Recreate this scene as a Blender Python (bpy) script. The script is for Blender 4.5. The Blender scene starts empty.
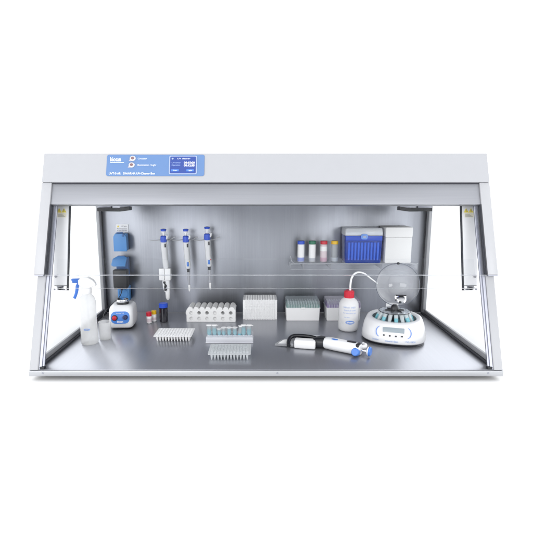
import bpy, bmesh, math, random
from mathutils import Matrix, Vector
random.seed(7)
PI = math.pi
R = math.radians
scene = bpy.context.scene
COL = scene.collection

# ------------------------------------------------------------------ materials
MATS = {}
def mat_base(name):
    m = bpy.data.materials.new(name); m.use_nodes = True
    nt = m.node_tree; nt.nodes.clear()
    out = nt.nodes.new('ShaderNodeOutputMaterial')
    return m, nt, out
def plastic(name, col, rough=.4, var=.04, bump=0.0, metal=0.0, coat=0.0, spec=.5, scale=60, sub=0.0):
    """painted / moulded surface: base colour and roughness broken up by noise"""
    if name in MATS: return MATS[name]
    m, nt, out = mat_base(name)
    p = nt.nodes.new('ShaderNodeBsdfPrincipled')
    tc = nt.nodes.new('ShaderNodeTexCoord'); n = nt.nodes.new('ShaderNodeTexNoise')
    n.inputs['Scale'].default_value = scale; n.inputs['Detail'].default_value = 4
    nt.links.new(tc.outputs['Object'], n.inputs['Vector'])
    mr = nt.nodes.new('ShaderNodeMapRange'); mr.inputs['To Min'].default_value = 1-var; mr.inputs['To Max'].default_value = 1+var*.4
    nt.links.new(n.outputs['Fac'], mr.inputs['Value'])
    vm = nt.nodes.new('ShaderNodeVectorMath'); vm.operation = 'SCALE'; vm.inputs[0].default_value = col
    nt.links.new(mr.outputs['Result'], vm.inputs['Scale'])
    nt.links.new(vm.outputs['Vector'], p.inputs['Base Color'])
    mr2 = nt.nodes.new('ShaderNodeMapRange'); mr2.inputs['To Min'].default_value = rough*.85; mr2.inputs['To Max'].default_value = min(1, rough*1.15)
    nt.links.new(n.outputs['Fac'], mr2.inputs['Value']); nt.links.new(mr2.outputs['Result'], p.inputs['Roughness'])
    p.inputs['Metallic'].default_value = metal
    p.inputs['Specular IOR Level'].default_value = spec
    p.inputs['Coat Weight'].default_value = coat
    if sub:
        p.inputs['Subsurface Weight'].default_value = sub; p.inputs['Subsurface Radius'].default_value = (.01, .01, .01); p.inputs['Subsurface Scale'].default_value = .5
    if bump:
        b = nt.nodes.new('ShaderNodeBump'); b.inputs['Strength'].default_value = bump; b.inputs['Distance'].default_value = .0008
        nt.links.new(n.outputs['Fac'], b.inputs['Height']); nt.links.new(b.outputs['Normal'], p.inputs['Normal'])
    nt.links.new(p.outputs['BSDF'], out.inputs['Surface'])
    MATS[name] = m; return m
def brushed(name, col, rough, stretch, tangent=None, aniso=.0, var=.08, coarse=None, metal=1, grain=1.0):
    """brushed sheet metal: fine stretched grain + soft cloudy variation"""
    if name in MATS: return MATS[name]
    m, nt, out = mat_base(name)
    p = nt.nodes.new('ShaderNodeBsdfPrincipled'); p.inputs['Metallic'].default_value = metal
    tc = nt.nodes.new('ShaderNodeTexCoord')
    mp = nt.nodes.new('ShaderNodeMapping'); mp.inputs['Scale'].default_value = stretch
    n = nt.nodes.new('ShaderNodeTexNoise'); n.inputs['Scale'].default_value = 1; n.inputs['Detail'].default_value = 3
    nt.links.new(tc.outputs['Object'], mp.inputs['Vector']); nt.links.new(mp.outputs['Vector'], n.inputs['Vector'])
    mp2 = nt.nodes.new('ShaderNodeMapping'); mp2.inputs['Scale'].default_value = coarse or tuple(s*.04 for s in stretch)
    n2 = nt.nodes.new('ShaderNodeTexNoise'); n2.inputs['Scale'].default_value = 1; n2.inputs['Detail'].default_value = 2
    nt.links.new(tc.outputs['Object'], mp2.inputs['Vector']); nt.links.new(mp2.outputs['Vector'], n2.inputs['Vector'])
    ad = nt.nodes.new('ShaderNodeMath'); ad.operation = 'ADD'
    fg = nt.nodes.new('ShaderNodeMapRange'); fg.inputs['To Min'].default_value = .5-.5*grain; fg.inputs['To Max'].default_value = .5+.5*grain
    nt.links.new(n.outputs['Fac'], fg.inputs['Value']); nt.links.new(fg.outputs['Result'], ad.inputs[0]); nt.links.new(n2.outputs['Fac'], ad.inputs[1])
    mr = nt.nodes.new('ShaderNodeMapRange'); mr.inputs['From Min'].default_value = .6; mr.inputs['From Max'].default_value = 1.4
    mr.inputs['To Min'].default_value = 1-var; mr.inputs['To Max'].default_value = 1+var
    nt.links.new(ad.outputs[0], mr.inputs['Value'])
    vm = nt.nodes.new('ShaderNodeVectorMath'); vm.operation = 'SCALE'; vm.inputs[0].default_value = col
    nt.links.new(mr.outputs['Result'], vm.inputs['Scale']); nt.links.new(vm.outputs['Vector'], p.inputs['Base Color'])
    mr2 = nt.nodes.new('ShaderNodeMapRange'); mr2.inputs['To Min'].default_value = rough*.85; mr2.inputs['To Max'].default_value = rough*1.15
    mr2.inputs['From Min'].default_value = .2; mr2.inputs['From Max'].default_value = .8
    nt.links.new(n2.outputs['Fac'], mr2.inputs['Value']); nt.links.new(mr2.outputs['Result'], p.inputs['Roughness'])
    if tangent:
        p.inputs['Anisotropic'].default_value = aniso
        cx = nt.nodes.new('ShaderNodeCombineXYZ')
        for i in range(3): cx.inputs[i].default_value = tangent[i]
        nt.links.new(cx.outputs[0], p.inputs['Tangent'])
    nt.links.new(p.outputs['BSDF'], out.inputs['Surface'])
    MATS[name] = m; return m
def clear(name, tint=(.97, .98, .98), refl=1.0, rough=.03, body=0.0, bodycol=(.9, .9, .92), ior=1.45, tl_mix=.5):
    """clear or milky plastic: see-through + fresnel gloss (+ some milky scatter)"""
    if name in MATS: return MATS[name]
    m, nt, out = mat_base(name)
    t = nt.nodes.new('ShaderNodeBsdfTransparent'); t.inputs['Color'].default_value = (*tint, 1)
    g = nt.nodes.new('ShaderNodeBsdfGlossy'); g.inputs['Roughness'].default_value = rough; g.inputs['Color'].default_value = (refl, refl, refl, 1)
    # two-sided Schlick fresnel (thin sheets: same gloss from either face)
    ge = nt.nodes.new('ShaderNodeNewGeometry'); dt = nt.nodes.new('ShaderNodeVectorMath'); dt.operation = 'DOT_PRODUCT'
    nt.links.new(ge.outputs['Normal'], dt.inputs[0]); nt.links.new(ge.outputs['Incoming'], dt.inputs[1])
    ab = nt.nodes.new('ShaderNodeMath'); ab.operation = 'ABSOLUTE'; nt.links.new(dt.outputs['Value'], ab.inputs[0])
    om = nt.nodes.new('ShaderNodeMath'); om.operation = 'SUBTRACT'; om.inputs[0].default_value = 1; nt.links.new(ab.outputs[0], om.inputs[1])
    pw = nt.nodes.new('ShaderNodeMath'); pw.operation = 'POWER'; nt.links.new(om.outputs[0], pw.inputs[0]); pw.inputs[1].default_value = 5
    f0 = ((ior-1)/(ior+1))**2
    fr = nt.nodes.new('ShaderNodeMath'); fr.operation = 'MULTIPLY_ADD'; nt.links.new(pw.outputs[0], fr.inputs[0]); fr.inputs[1].default_value = 1-f0; fr.inputs[2].default_value = f0
    src = t.outputs[0]
    if body > 0:
        d = nt.nodes.new('ShaderNodeBsdfDiffuse'); d.inputs['Color'].default_value = (*bodycol, 1)
        tl = nt.nodes.new('ShaderNodeBsdfTranslucent'); tl.inputs['Color'].default_value = (*bodycol, 1)
        m1 = nt.nodes.new('ShaderNodeMixShader'); m1.inputs[0].default_value = tl_mix
        nt.links.new(d.outputs[0], m1.inputs[1]); nt.links.new(tl.outputs[0], m1.inputs[2])
        tc = nt.nodes.new('ShaderNodeTexCoord'); n = nt.nodes.new('ShaderNodeTexNoise'); n.inputs['Scale'].default_value = 40
        nt.links.new(tc.outputs['Object'], n.inputs['Vector'])
        mr = nt.nodes.new('ShaderNodeMapRange'); mr.inputs['To Min'].default_value = body*.88; mr.inputs['To Max'].default_value = min(1, body*1.12)
        nt.links.new(n.outputs['Fac'], mr.inputs['Value'])
        m2 = nt.nodes.new('ShaderNodeMixShader'); nt.links.new(mr.outputs['Result'], m2.inputs[0])
        nt.links.new(t.outputs[0], m2.inputs[1]); nt.links.new(m1.outputs[0], m2.inputs[2]); src = m2.outputs[0]
    mx = nt.nodes.new('ShaderNodeMixShader')
    nt.links.new(fr.outputs[0], mx.inputs[0]); nt.links.new(src, mx.inputs[1]); nt.links.new(g.outputs[0], mx.inputs[2])
    nt.links.new(mx.outputs[0], out.inputs['Surface'])
    MATS[name] = m; return m

WALLSTEEL = brushed('back_wall_steel', (.335, .348, .385), .37, (420, 3, 6), (0, 0, 1), .62, .46, (8, 3, .45), grain=.22, metal=.92)  # broad colour streaks imitate vertical reflections and shade bands on the wall
FLOORSTEEL = brushed('worktop_steel', (.42, .431, .47), .30, (160, 4, 4), (0, 1, 0), .5, .07, (5, 1.5, 1), metal=.76, grain=.6)
TRIM = brushed('tray_edge_metal', (.52, .53, .55), .38, (8, 200, 200), var=.05)
ALU = brushed('anodised_profile', (.36, .37, .42), .42, (200, 200, 6), var=.08)
ALULIGHT = plastic('light_profile_paint', (.35, .355, .375), .35, metal=.1)
HOOD = plastic('hood_white_paint', (.405, .411, .433), .38, .03, .05, scale=30)
STRIP = brushed('fascia_brushed_metal', (.295, .302, .328), .45, (5, 200, 500), var=.07, coarse=(3.5, 3, 2), metal=.6)
WHITEPAINT = plastic('white_rail_paint', (.43, .435, .455), .35)
WHITE = plastic('white_plastic', (.90, .90, .91), .38, .02, sub=.1)
WHITE2 = plastic('white_device_shell', (.87, .875, .895), .32, .02, coat=.2)
OFFWHITE = plastic('off_white_foam', (.88, .88, .88), .75, .05, .5, scale=200)
BLACK = plastic('black_plastic', (.012, .013, .017), .35, .1)
DARK = plastic('dark_gasket', (.03, .032, .04), .5, .1)
CHROME = plastic('polished_metal', (.82, .82, .84), .14, .05, metal=1)
GREYMET = plastic('grey_metal', (.36, .37, .42), .35, .05, metal=.8)
SOCKET = plastic('socket_blue', (.085, .27, .60), .38, .05)
SOCKETD = plastic('socket_dark_blue', (.035, .12, .33), .4, .05)
PANELBLUE = plastic('panel_blue', (.115, .215, .43), .4, .03)
SCREEN = plastic('screen_blue', (.012, .05, .28), .2, .03, coat=.5)
SCREENBTN = plastic('screen_button_blue', (.07, .20, .66), .3)
SCRFRAME = plastic('screen_frame', (.36, .43, .60), .35)
TXT = plastic('lettering_white', (.88, .89, .92), .5, .0)
TXTB = plastic('lettering_blue', (.10, .24, .62), .5, .0)
TXTBL = plastic('lettering_pale_blue', (.36, .48, .78), .5, .0)
TXTK = plastic('lettering_grey', (.25, .25, .28), .5, .0)
BLUE = plastic('cap_blue', (.02, .085, .60), .35)
NAVY = plastic('knob_navy', (.015, .025, .12), .3)
RED = plastic('cap_red', (.62, .015, .04), .35)
GREEN = plastic('cap_green', (.01, .17, .09), .35)
YELLOW = plastic('cap_yellow', (.85, .52, .02), .35)
LOGO = plastic('logo_blue', (.07, .24, .70), .35)
MIDBLUE = plastic('button_blue', (.05, .20, .66), .3)
TRIGGER = plastic('trigger_blue', (.06, .20, .68), .3)
BOXBLUE = clear('tray_blue_plastic', (.03, .10, .75), 1, .12, .86, (.014, .085, .60))
TIPGREEN = plastic('tip_rack_green', (.10, .26, .22), .4)
TIPPURPLE = plastic('tip_rack_purple', (.27, .18, .46), .4)
LID = clear('lid_smoke_clear', (.94, .97, .98), 1, .08, .30, (.76, .84, .88), ior=1.35)
LIDP = clear('lid_smoke_clear_violet', (.96, .94, .98), 1, .08, .30, (.82, .79, .88), ior=1.35)
ACRYL = clear('clear_acrylic', (.985, .988, .99), 1, .02, .003, (.8, .82, .86), ior=1.13)
ACEDGE = clear('acrylic_edge', (.9, .92, .94), 1, .1, .42, (.9, .91, .95))
ACEDGE2 = clear('acrylic_edge_faint', (.95, .96, .97), 1, .1, .30, (.9, .91, .95))
BOTTLE = clear('bottle_milky', (.99, .99, .99), 1, .25, .55, (1, 1, 1), ior=1.25)
BOTTLE2 = clear('wash_bottle_milky', (.95, .96, .98), 1, .25, .84, (.99, .99, 1), ior=1.25, tl_mix=.22)
BEAKER = clear('beaker_milky', (.99, .99, .99), 1, .2, .34, (1, 1, 1), ior=1.25)
TUBEC = clear('tube_clear', (.95, .98, .99), 1, .08, .40, (.95, .97, .98))
TEAL = clear('teal_liquid', (.74, .94, .97), 1, .1, .66, (.34, .80, .89))
PLATE = plastic('plate_white', (.94, .94, .95), .4, .01, sub=.1)
PLATEC = clear('plate_frosted', (.95, .97, .98), 1, .15, .74, (.95, .97, .985))
GREYP = plastic('grey_rack_plastic', (.62, .63, .68), .45, .03)
LCD = plastic('lcd_grey', (.30, .36, .40), .2, .04, coat=.4)
GREYROT = clear('bowl_grey_plastic', (.8, .85, .88), 1, .15, .75, (.50, .56, .59))
VIALRED = plastic('label_pink', (.72, .62, .66), .5)
GROUND = plastic('studio_ground_white', (.90, .90, .90), 1.0, .0, spec=0)
YLABEL = plastic('warning_yellow', (.86, .70, .05), .5)

# ------------------------------------------------------------------ mesh builder
class MB:
    def __init__(s): s.bm = bmesh.new(); s.mats = []
    def _mi(s, m):
        if m is None: return 0
        if m not in s.mats: s.mats.append(m)
        return s.mats.index(m)
    def _fin(s, verts, M, m):
        if M is not None:
            for v in verts: v.co = M @ v.co
        if m is not None:
            i = s._mi(m)
            for f in {f for v in verts for f in v.link_faces}: f.material_index = i
        return s
    def box(s, x0, x1, y0, y1, z0, z1, M=None, m=None, bev=0.0, seg=2):
        r = bmesh.ops.create_cube(s.bm, size=1)
        vs = r['verts']
        for v in vs:
            v.co = Vector(((x0+x1)/2+v.co.x*(x1-x0), (y0+y1)/2+v.co.y*(y1-y0), (z0+z1)/2+v.co.z*(z1-z0)))
        if bev > 0:
            es = list({e for v in vs for e in v.link_edges})
            rb = bmesh.ops.bevel(s.bm, geom=es, offset=bev, segments=seg, affect='EDGES', profile=.5)
            vs = list({v for f in rb['faces'] for v in f.verts} | {v for v in vs if v.is_valid})
            # include the untouched big faces' verts
            vs = list(set(vs))
        return s._fin(vs, M, m)
    def lathe(s, prof, seg=32, M=None, m=None, cap=True):
        """prof: [(r,z)...] around local Z"""
        rings = []; allv = []
        for r, z in prof:
            if r < 1e-6:
                v = s.bm.verts.new((0, 0, z)); rings.append([v]); allv.append(v)
            else:
                ring = [s.bm.verts.new((r*math.cos(2*PI*k/seg), r*math.sin(2*PI*k/seg), z)) for k in range(seg)]
                rings.append(ring); allv += ring
        for a, b in zip(rings, rings[1:]):
            for k in range(seg):
                k2 = (k+1) % seg
                if len(a) == 1 and len(b) == 1: continue
                if len(a) == 1: s.bm.faces.new((a[0], b[k2], b[k]))
                elif len(b) == 1: s.bm.faces.new((a[k], a[k2], b[0]))
                else: s.bm.faces.new((a[k], a[k2], b[k2], b[k]))
        if cap:
            if len(rings[0]) > 1: s.bm.faces.new(list(reversed(rings[0])))
            if len(rings[-1]) > 1: s.bm.faces.new(rings[-1])
        return s._fin(allv, M, m)
    def cyl(s, p0, p1, r0, r1=None, seg=24, m=None, M=None, cap=True):
        p0 = Vector(p0); p1 = Vector(p1); d = p1-p0; r1 = r0 if r1 is None else r1
        Q = Matrix.Translation(p0) @ d.to_track_quat('Z', 'Y').to_matrix().to_4x4()
        if M is not None: Q = M @ Q
        return s.lathe([(r0, 0), (r1, d.length)], seg, Q, m, cap)
    def tube(s, pts, rad, seg=12, m=None, M=None, cap=True, flat=1.0):
        pts = [Vector(p) for p in pts]; n = len(pts)
        rad = rad if isinstance(rad, (list, tuple)) else [rad]*n
        rings = []; allv = []; prev = None
        for i, p in enumerate(pts):
            t = (pts[min(i+1, n-1)]-pts[max(i-1, 0)]).normalized()
            if prev is None:
                a = Vector((0, 0, 1)) if abs(t.z) < .9 else Vector((1, 0, 0)); u = t.cross(a).normalized()
            else: u = (prev-t*prev.dot(t)).normalized()
            prev = u; w = t.cross(u)
            ring = [s.bm.verts.new(p+(u*math.cos(2*PI*k/seg)+w*math.sin(2*PI*k/seg)*flat)*rad[i]) for k in range(seg)]
            rings.append(ring); allv += ring
        for a, b in zip(rings, rings[1:]):
            for k in range(seg): s.bm.faces.new((a[k], a[(k+1) % seg], b[(k+1) % seg], b[k]))
        if cap: s.bm.faces.new(list(reversed(rings[0]))); s.bm.faces.new(rings[-1])
        return s._fin(allv, M, m)
    def prism(s, poly, a, b, M=None, m=None, axis='z', bev=0.0):
        """poly: 2-D outline; extruded from a to b along axis"""
        def P(u, v, t): return {'z': (u, v, t), 'x': (t, u, v), 'y': (u, t, v)}[axis]
        A = [s.bm.verts.new(P(u, v, a)) for u, v in poly]; B = [s.bm.verts.new(P(u, v, b)) for u, v in poly]
        n = len(poly)
        fs = [s.bm.faces.new(A), s.bm.faces.new(B)]
        for k in range(n): fs.append(s.bm.faces.new((A[k], A[(k+1) % n], B[(k+1) % n], B[k])))
        vs = A+B
        if bev > 0:
            es = list({e for f in fs[:2] for e in f.edges})
            rb = bmesh.ops.bevel(s.bm, geom=es, offset=bev, segments=2, affect='EDGES', profile=.5)
            vs = list({v for v in vs if v.is_valid} | {v for f in rb['faces'] for v in f.verts})
        return s._fin(vs, M, m)
    def loft(s, loops, M=None, m=None, cap0=True, cap1=True):
        rings = [[s.bm.verts.new(p) for p in L] for L in loops]; n = len(rings[0])
        for a, b in zip(rings, rings[1:]):
            for k in range(n): s.bm.faces.new((a[k], a[(k+1) % n], b[(k+1) % n], b[k]))
        if cap0: s.bm.faces.new(list(reversed(rings[0])))
        if cap1: s.bm.faces.new(rings[-1])
        return s._fin([v for r in rings for v in r], M, m)
    def build(s, name, mat, parent=None, loc=None, angle=35, M=None):
        if M is not None: bmesh.ops.transform(s.bm, matrix=M, verts=s.bm.verts)
        bmesh.ops.recalc_face_normals(s.bm, faces=s.bm.faces)
        for f in s.bm.faces: f.smooth = True
        me = bpy.data.meshes.new(name); s.bm.to_mesh(me); s.bm.free()
        me.set_sharp_from_angle(angle=R(angle))
        if s.mats:
            for mm in s.mats: me.materials.append(mm)
        else: me.materials.append(mat)
        o = bpy.data.objects.new(name, me); COL.objects.link(o)
        if parent: o.parent = parent
        if loc is not None: o.location = loc
        return o
def thing(name, label, cat, loc=(0, 0, 0), rz=0, group=None, o=None):
    if o is None:
        o = bpy.data.objects.new(name, None); o.empty_display_size = .02; COL.objects.link(o)
        o.location = loc; o.rotation_euler = (0, 0, rz)
    o['label'] = label; o['category'] = cat
    if group: o['group'] = group
    return o
def copy_tree(o, parent=None):
    c = o.copy(); COL.objects.link(c)
    c.parent = parent
    for ch in [x for x in COL.objects if x.parent == o]: copy_tree(ch, c)
    return c
def text(name, body, size, M, mat, parent, align='LEFT', bold=0.0, depth=.0002, sx=1.0):
    cu = bpy.data.curves.new(name, 'FONT'); cu.body = body; cu.size = size; cu.align_x = align
    cu.extrude = depth; cu.offset = bold*size; cu.resolution_u = 3
    tmp = bpy.data.objects.new(name+'_src', cu); COL.objects.link(tmp)
    bpy.context.view_layer.update()
    me = bpy.data.meshes.new_from_object(tmp.evaluated_get(bpy.context.evaluated_depsgraph_get()))
    bpy.data.objects.remove(tmp); bpy.data.curves.remove(cu)
    me.transform(M @ Matrix.Diagonal((sx, 1, 1, 1))); me.materials.clear(); me.materials.append(mat)
    o = bpy.data.objects.new(name, me); COL.objects.link(o)
    if parent: o.parent = parent
    return o
def rrect(w, h, r, n=5, cx=0, cy=0):
    pts = []
    for (sx, sy, a0) in ((1, 1, 0), (-1, 1, 90), (-1, -1, 180), (1, -1, 270)):
        for k in range(n+1):
            a = R(a0+90*k/n); pts.append((cx+sx*(w/2-r)+r*math.cos(a), cy+sy*(h/2-r)+r*math.sin(a)))
    return pts
def bez(p, n=16):
    """Catmull-Rom through points"""
    P = [Vector(q) for q in p]; P = [P[0]*2-P[1]]+P+[P[-1]*2-P[-2]]; out = []
    for i in range(1, len(P)-2):
        for k in range(n):
            t = k/n; a, b, c, d = P[i-1:i+3]
            out.append(.5*((2*b)+(c-a)*t+(2*a-5*b+4*c-d)*t*t+(3*b-a-3*c+d)*t**3))
    out.append(P[-2]); return out
STAND = Matrix(((1, 0, 0, 0), (0, 0, -1, 0), (0, 1, 0, 0), (0, 0, 0, 1)))     # text plane XY -> facing -Y, upright
def T(x, y, z): return Matrix.Translation((x, y, z))
def RX(a): return Matrix.Rotation(R(a), 4, 'X')
def RY(a): return Matrix.Rotation(R(a), 4, 'Y')
def RZ(a): return Matrix.Rotation(R(a), 4, 'Z')

# ------------------------------------------------------------------ ground
g = MB(); g.box(-60, 60, -40, 80, -.13, -.030); go = g.build('ground', GROUND); go['kind'] = 'structure'
go['label'] = 'seamless white studio ground under the cabinet'

# ------------------------------------------------------------------ cabinet
PHI = math.degrees(math.atan(.36)); CP = math.cos(R(PHI))
S = RX(-PHI)      # local (x, inward, up along the slope) -> world, front face of the slope at local y = 0
CAB = thing('clean_bench_cabinet', 'wide steel and acrylic bench cabinet with white hood and blue control panel', 'cabinet')
D = .565
# worktop tray
b = MB(); b.box(-.625, .625, .003, D+.012, -.0015, 0, bev=.0005); b.build('worktop', FLOORSTEEL, CAB)
b = MB(); b.box(-.625, .625, 0, D+.012, -.0175, -.0018, bev=.0012); b.build('tray_edge', TRIM, CAB)
for x in (-.588, .03, .585):
    k = MB(); k.lathe([(.0030, 0), (.0029, .0006), (.0012, .0008), (0, .0002)], 16, T(x, .0003, -.0085) @ RX(90)); k.build('screw', GREYMET, CAB)
for x in (-.56, .56):
    for y in (.05, .50):
        k = MB(); k.lathe([(.014, -.030), (.016, -.026), (.016, -.0176)], 20, T(x, y, 0)); k.build('foot', BLACK, CAB)
# back wall
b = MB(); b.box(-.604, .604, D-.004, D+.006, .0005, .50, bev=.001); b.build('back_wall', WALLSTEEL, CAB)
# side walls
for s in (-1, 1):
    w = MB(); w.prism([(.02, .012), (D-.03, .012), (D-.03, .50), (.245, .50), (.035, .05)], s*.609, s*.612, axis='x')
    w.build('side_window', ACRYL, CAB)
    w = MB(); w.box(s*.611-.004, s*.611+.004, .045, D-.028, .0045, .019, m=ALULIGHT, bev=.001)
    w.box(s*.603-.004, s*.603+.004, .043, D-.020, .0005, .0060, m=DARK, bev=.001)
    w.build('window_sill_rail', ALULIGHT, CAB)
    w = MB(); w.box(s*.611-.006, s*.611+.006, D-.028, D+.006, .0005, .50, m=ALULIGHT, bev=.0015)
    w.box(s*.6035-.0015, s*.6035+.0015, D-.0075, D-.0045, .001, .49, m=DARK)
    w.build('rear_upright', ALULIGHT, CAB)
    # front sloping post: stepped aluminium profile
    w = MB()
    prof = [(.5875, .012), (.5875, .008), (.589, .007), (.5925, .007), (.5925, .004), (.600, .004), (.600, .0015), (.602, 0), (.621, 0), (.623, .002), (.623, .036), (.600, .036), (.600, .012)]
    vlo, vhi = .0, .60
    loops = []
    for v in (vlo, vhi):
        L = []
        for x, n in prof:
            q = S @ Vector((s*x, n, v))
            if v == vlo: q = Vector((q.x, q.y+(-q.z+.0005)*.36, .0005))
            L.append(q)
        loops.append(L)
    w.loft(loops, m=ALULIGHT)
    o = w.build('front_post', ALULIGHT, CAB, angle=20)
    o.data.materials.append(ALU)
    for f in o.data.polygons:
        if abs(f.center.x) < .5999: f.material_index = 1
    w = MB(); w.box(s*.591-.006, s*.591+.006, .003, .016, .0006, .007, bev=.001); w.build('post_foot', BLACK, CAB)
    # lamp housing beside the post
    Mh = T(s*.5895, .140, .183) @ RX(-13); Ms = Mh @ T(0, 0, -.011)
    w = MB(); w.box(-.0200, .0200, 0, .013, .014, .262, M=Mh, bev=.0015); h = w.build('lamp_housing', plastic('housing_white', (.84, .84, .86), .35), CAB)
    w = MB(); w.box(-s*.0212-.0011, -s*.0212+.0011, -.0005, .009, .0, .262, M=Mh); w.build('edge_trim', DARK, h)
    w = MB(); w.box(-.0200, .0200, -.0015, .016, -.0, .0138, M=Mh, bev=.003); e = w.build('end_cap', CHROME, h)
    w = MB(); w.lathe([(.0065, 0), (.0065, .002), (.004, .004), (0, .004)], 20, Mh @ T(-.001*s, -.001, .0055) @ RX(90) @ Matrix.Diagonal((1, .72, 1, 1))); w.build('socket', BLACK, e)
    for xx in (-.015, .014):
        w = MB(); w.lathe([(.0022, 0), (.0022, .002), (0, .002)], 12, Mh @ T(xx, -.001, .003) @ RX(90)); w.build('screw', GREYMET, e)
    w = MB(); w.lathe([(.0045, 0), (.004, .0015), (0, .0015)], 16, Mh @ T(-.012*-s, 0, .040) @ RX(90)); w.build('screw', CHROME, h)
    # warning triangles
    for j, xx in enumerate((-.008, .006)):
        w = MB(); w.prism([(xx-.007, .236), (xx+.007, .236), (xx, .249)], -.0007, -.0001, M=Ms, axis='y')
        st = w.build('warning_sticker', YLABEL if (j == 0 or s > 0) else YLABEL, h)
        w = MB(); w.prism([(xx-.0007, .2405), (xx+.0007, .2405), (xx+.001, .2455), (xx-.001, .2455)], -.0012, -.0008, M=Ms, axis='y')
        w.box(xx-.0008, xx+.0008, -.0012, -.0008, .2375, .2392, M=Ms); w.build('symbol', TXTK, st)
    w = MB(); w.box(-.013, .013, -.0006, -.0001, .222, .2335, M=Ms); st = w.build('warning_sticker', plastic('sticker_cream', (.80, .76, .62), .5), h)
    w = MB()
    for k in range(3): w.box(-.011, .010-.004*k, -.0011, -.0007, .2245+.003*k, .2257+.003*k, M=Ms)
    w.build('print', TXTK, st)
    w = MB(); w.box(-.022, .022, -.004, .0, .262, .269, M=Mh); w.build('top_trim', DARK, h)
# hood: side profile extruded across
def sl(v, n): q = S @ Vector((0, n, v)); return (q.y, q.z)
hw = .6280
b = MB(); b.prism([sl(.5148, -.013), sl(.5995, -.013), (D+.012, .5686), (D+.012, .480), sl(.522, .10), sl(.522, .01), sl(.5148, .004)], -hw, hw, axis='x', bev=.0022)
hood = b.build('hood', HOOD, CAB, angle=30)
b = MB(); b.box(-.600, .600, -.0075, .004, .5120, .5146, M=S); b.build('shadow_gap', DARK, hood)
b = MB(); b.box(-.6005, .6005, -.006, .010, .4515, .5117, M=S, bev=.0012); b.build('fascia', STRIP, CAB)
b = MB(); b.box(-.602, .602, .22, D-.005, .447, .453); b.build('hood_lining', GREYMET, CAB)
b = MB(); b.prism([(.21, .452), (D-.03, .452), (D-.03, .487), (.26, .487)], -.621, -.613, axis='x'); b.build('side_skirt', WHITEPAINT, CAB)
b = MB(); b.prism([(.21, .452), (D-.03, .452), (D-.03, .487), (.26, .487)], .613, .621, axis='x'); b.build('side_skirt', WHITEPAINT, CAB)
# white rails of the sliding screen
for s in (-1, 1):
    w = MB(); w.box(s*.6148-.0142, s*.6148+.0142, -.0105, -.001, .2520, .5146, M=S, bev=.002); r_ = w.build('screen_rail', WHITEPAINT, CAB)
    w = MB(); w.box(s*.5990-.0014, s*.5990+.0014, -.0100, .003, .2530, .4510, M=S); w.build('gasket', DARK, r_)
    w = MB(); w.box(s*.6148-.0128, s*.6148+.0128, -.0100, -.002, .2496, .2519, M=S); w.build('end_cap', GREYMET, r_)
b = MB(); b.box(-.5970, .5970, -.0075, -.0040, .2530, .4512, M=S); scr = b.build('front_screen', ACRYL, CAB)
b = MB(); b.box(-.6000, .6000, -.0085, -.0032, .2508, .2528, M=S, bev=.0005); b.build('polished_edge', ACEDGE, scr)
b = MB(); b.box(-.574, .574, .0065, .0090, .2186, .2990, M=S); lip = b.build('lower_screen', ACRYL, CAB)
b = MB(); b.box(-.576, .576, .0050, .0100, .2168, .2183, M=S, bev=.0003); b.build('polished_edge', clear('lip_edge', (.97, .975, .98), 1, .2, .16, (.85, .86, .88), ior=1.2), lip)
# latch brackets hanging under the hood
for s in (-1, 1):
    br = MB()
    for xa, xb in ((-.556, -.513), (-.483, -.452)): br.box(s*xa, s*xb, .392, .41, .406, .447, m=GREYMET, bev=.001)
    br.prism([(s*q, r) for q, r in ((-.556, .3965), (-.556, .4075), (-.482, .4075), (-.450, .4115), (-.450, .3995), (-.480, .3955))], .382, .416, axis='y', m=BLACK)
    br.build('latch_bracket', BLACK, CAB)
# control panel: sits on the hood face. local coords: x, out of the face, v
PM = S @ T(-.448, -.0132, .5323) @ Matrix.Diagonal((.984, 1, .890, 1)) @ T(.4555, 0, -.5405)
px0, px1, pv0, pv1 = -.4555, -.1755, .5405, .6115
pcx, pcv = (px0+px1)/2, (pv0+pv1)/2
b = MB(); b.prism(rrect(px1-px0, pv1-pv0, .006, cx=pcx, cy=pcv), -.0012, -.0001, M=PM, axis='y'); cp = b.build('control_panel', PANELBLUE, CAB)
def ptxt(name, body, x, v, size, mat=TXT, par=None, bold=.0, align='LEFT', sx=1, off=.0016):
    return text(name, body, size, PM @ T(x, -off, v) @ STAND, mat, par or cp, align, bold, sx=sx)
ptxt('lettering', 'biosan', -.4465, .5890, .0205, bold=.012, sx=.60)
b = MB(); b.box(-.4460, -.4060, -.0018, -.0013, .5845, .5858, M=PM); b.build('lettering', TXT, cp)
ptxt('lettering', 'UVT-S-AR   DNA/RNA UV-Cleaner Box', -.4475, .5452, .0092, bold=.015, sx=.86)
ptxt('lettering', 'Circulator', -.3670, .5955, .0078, bold=.0, sx=.80)
ptxt('lettering', 'Illumination / Light', -.3670, .5740, .0078, bold=.0, sx=.92)
for v, x in ((.5985, -.3815), (.5765, -.3835)):
    b = MB(); b.lathe([(.0088, 0), (.0088, .0016), (.0075, .0028), (0, .0032)], 28, PM @ T(x, -.0011, v) @ RX(90)); bt = b.build('round_button', plastic('button_silver', (.60, .60, .63), .3, .05, metal=.6), cp)
    b = MB(); b.lathe([(.0044, 0), (.0042, .0008), (0, .0010)], 20, PM @ T(x, -.0042, v) @ RX(90)); b.build('icon', plastic('icon_brown', (.22, .12, .12), .4), bt)
    b = MB(); b.prism([(x-.011, v-.008), (x-.004, v-.009), (x-.003, v-.004), (x-.008, v-.002)], -.0020, -.0013, M=PM, axis='y'); b.build('pointer', plastic('icon_grey', (.45, .42, .47), .4), bt)
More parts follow.
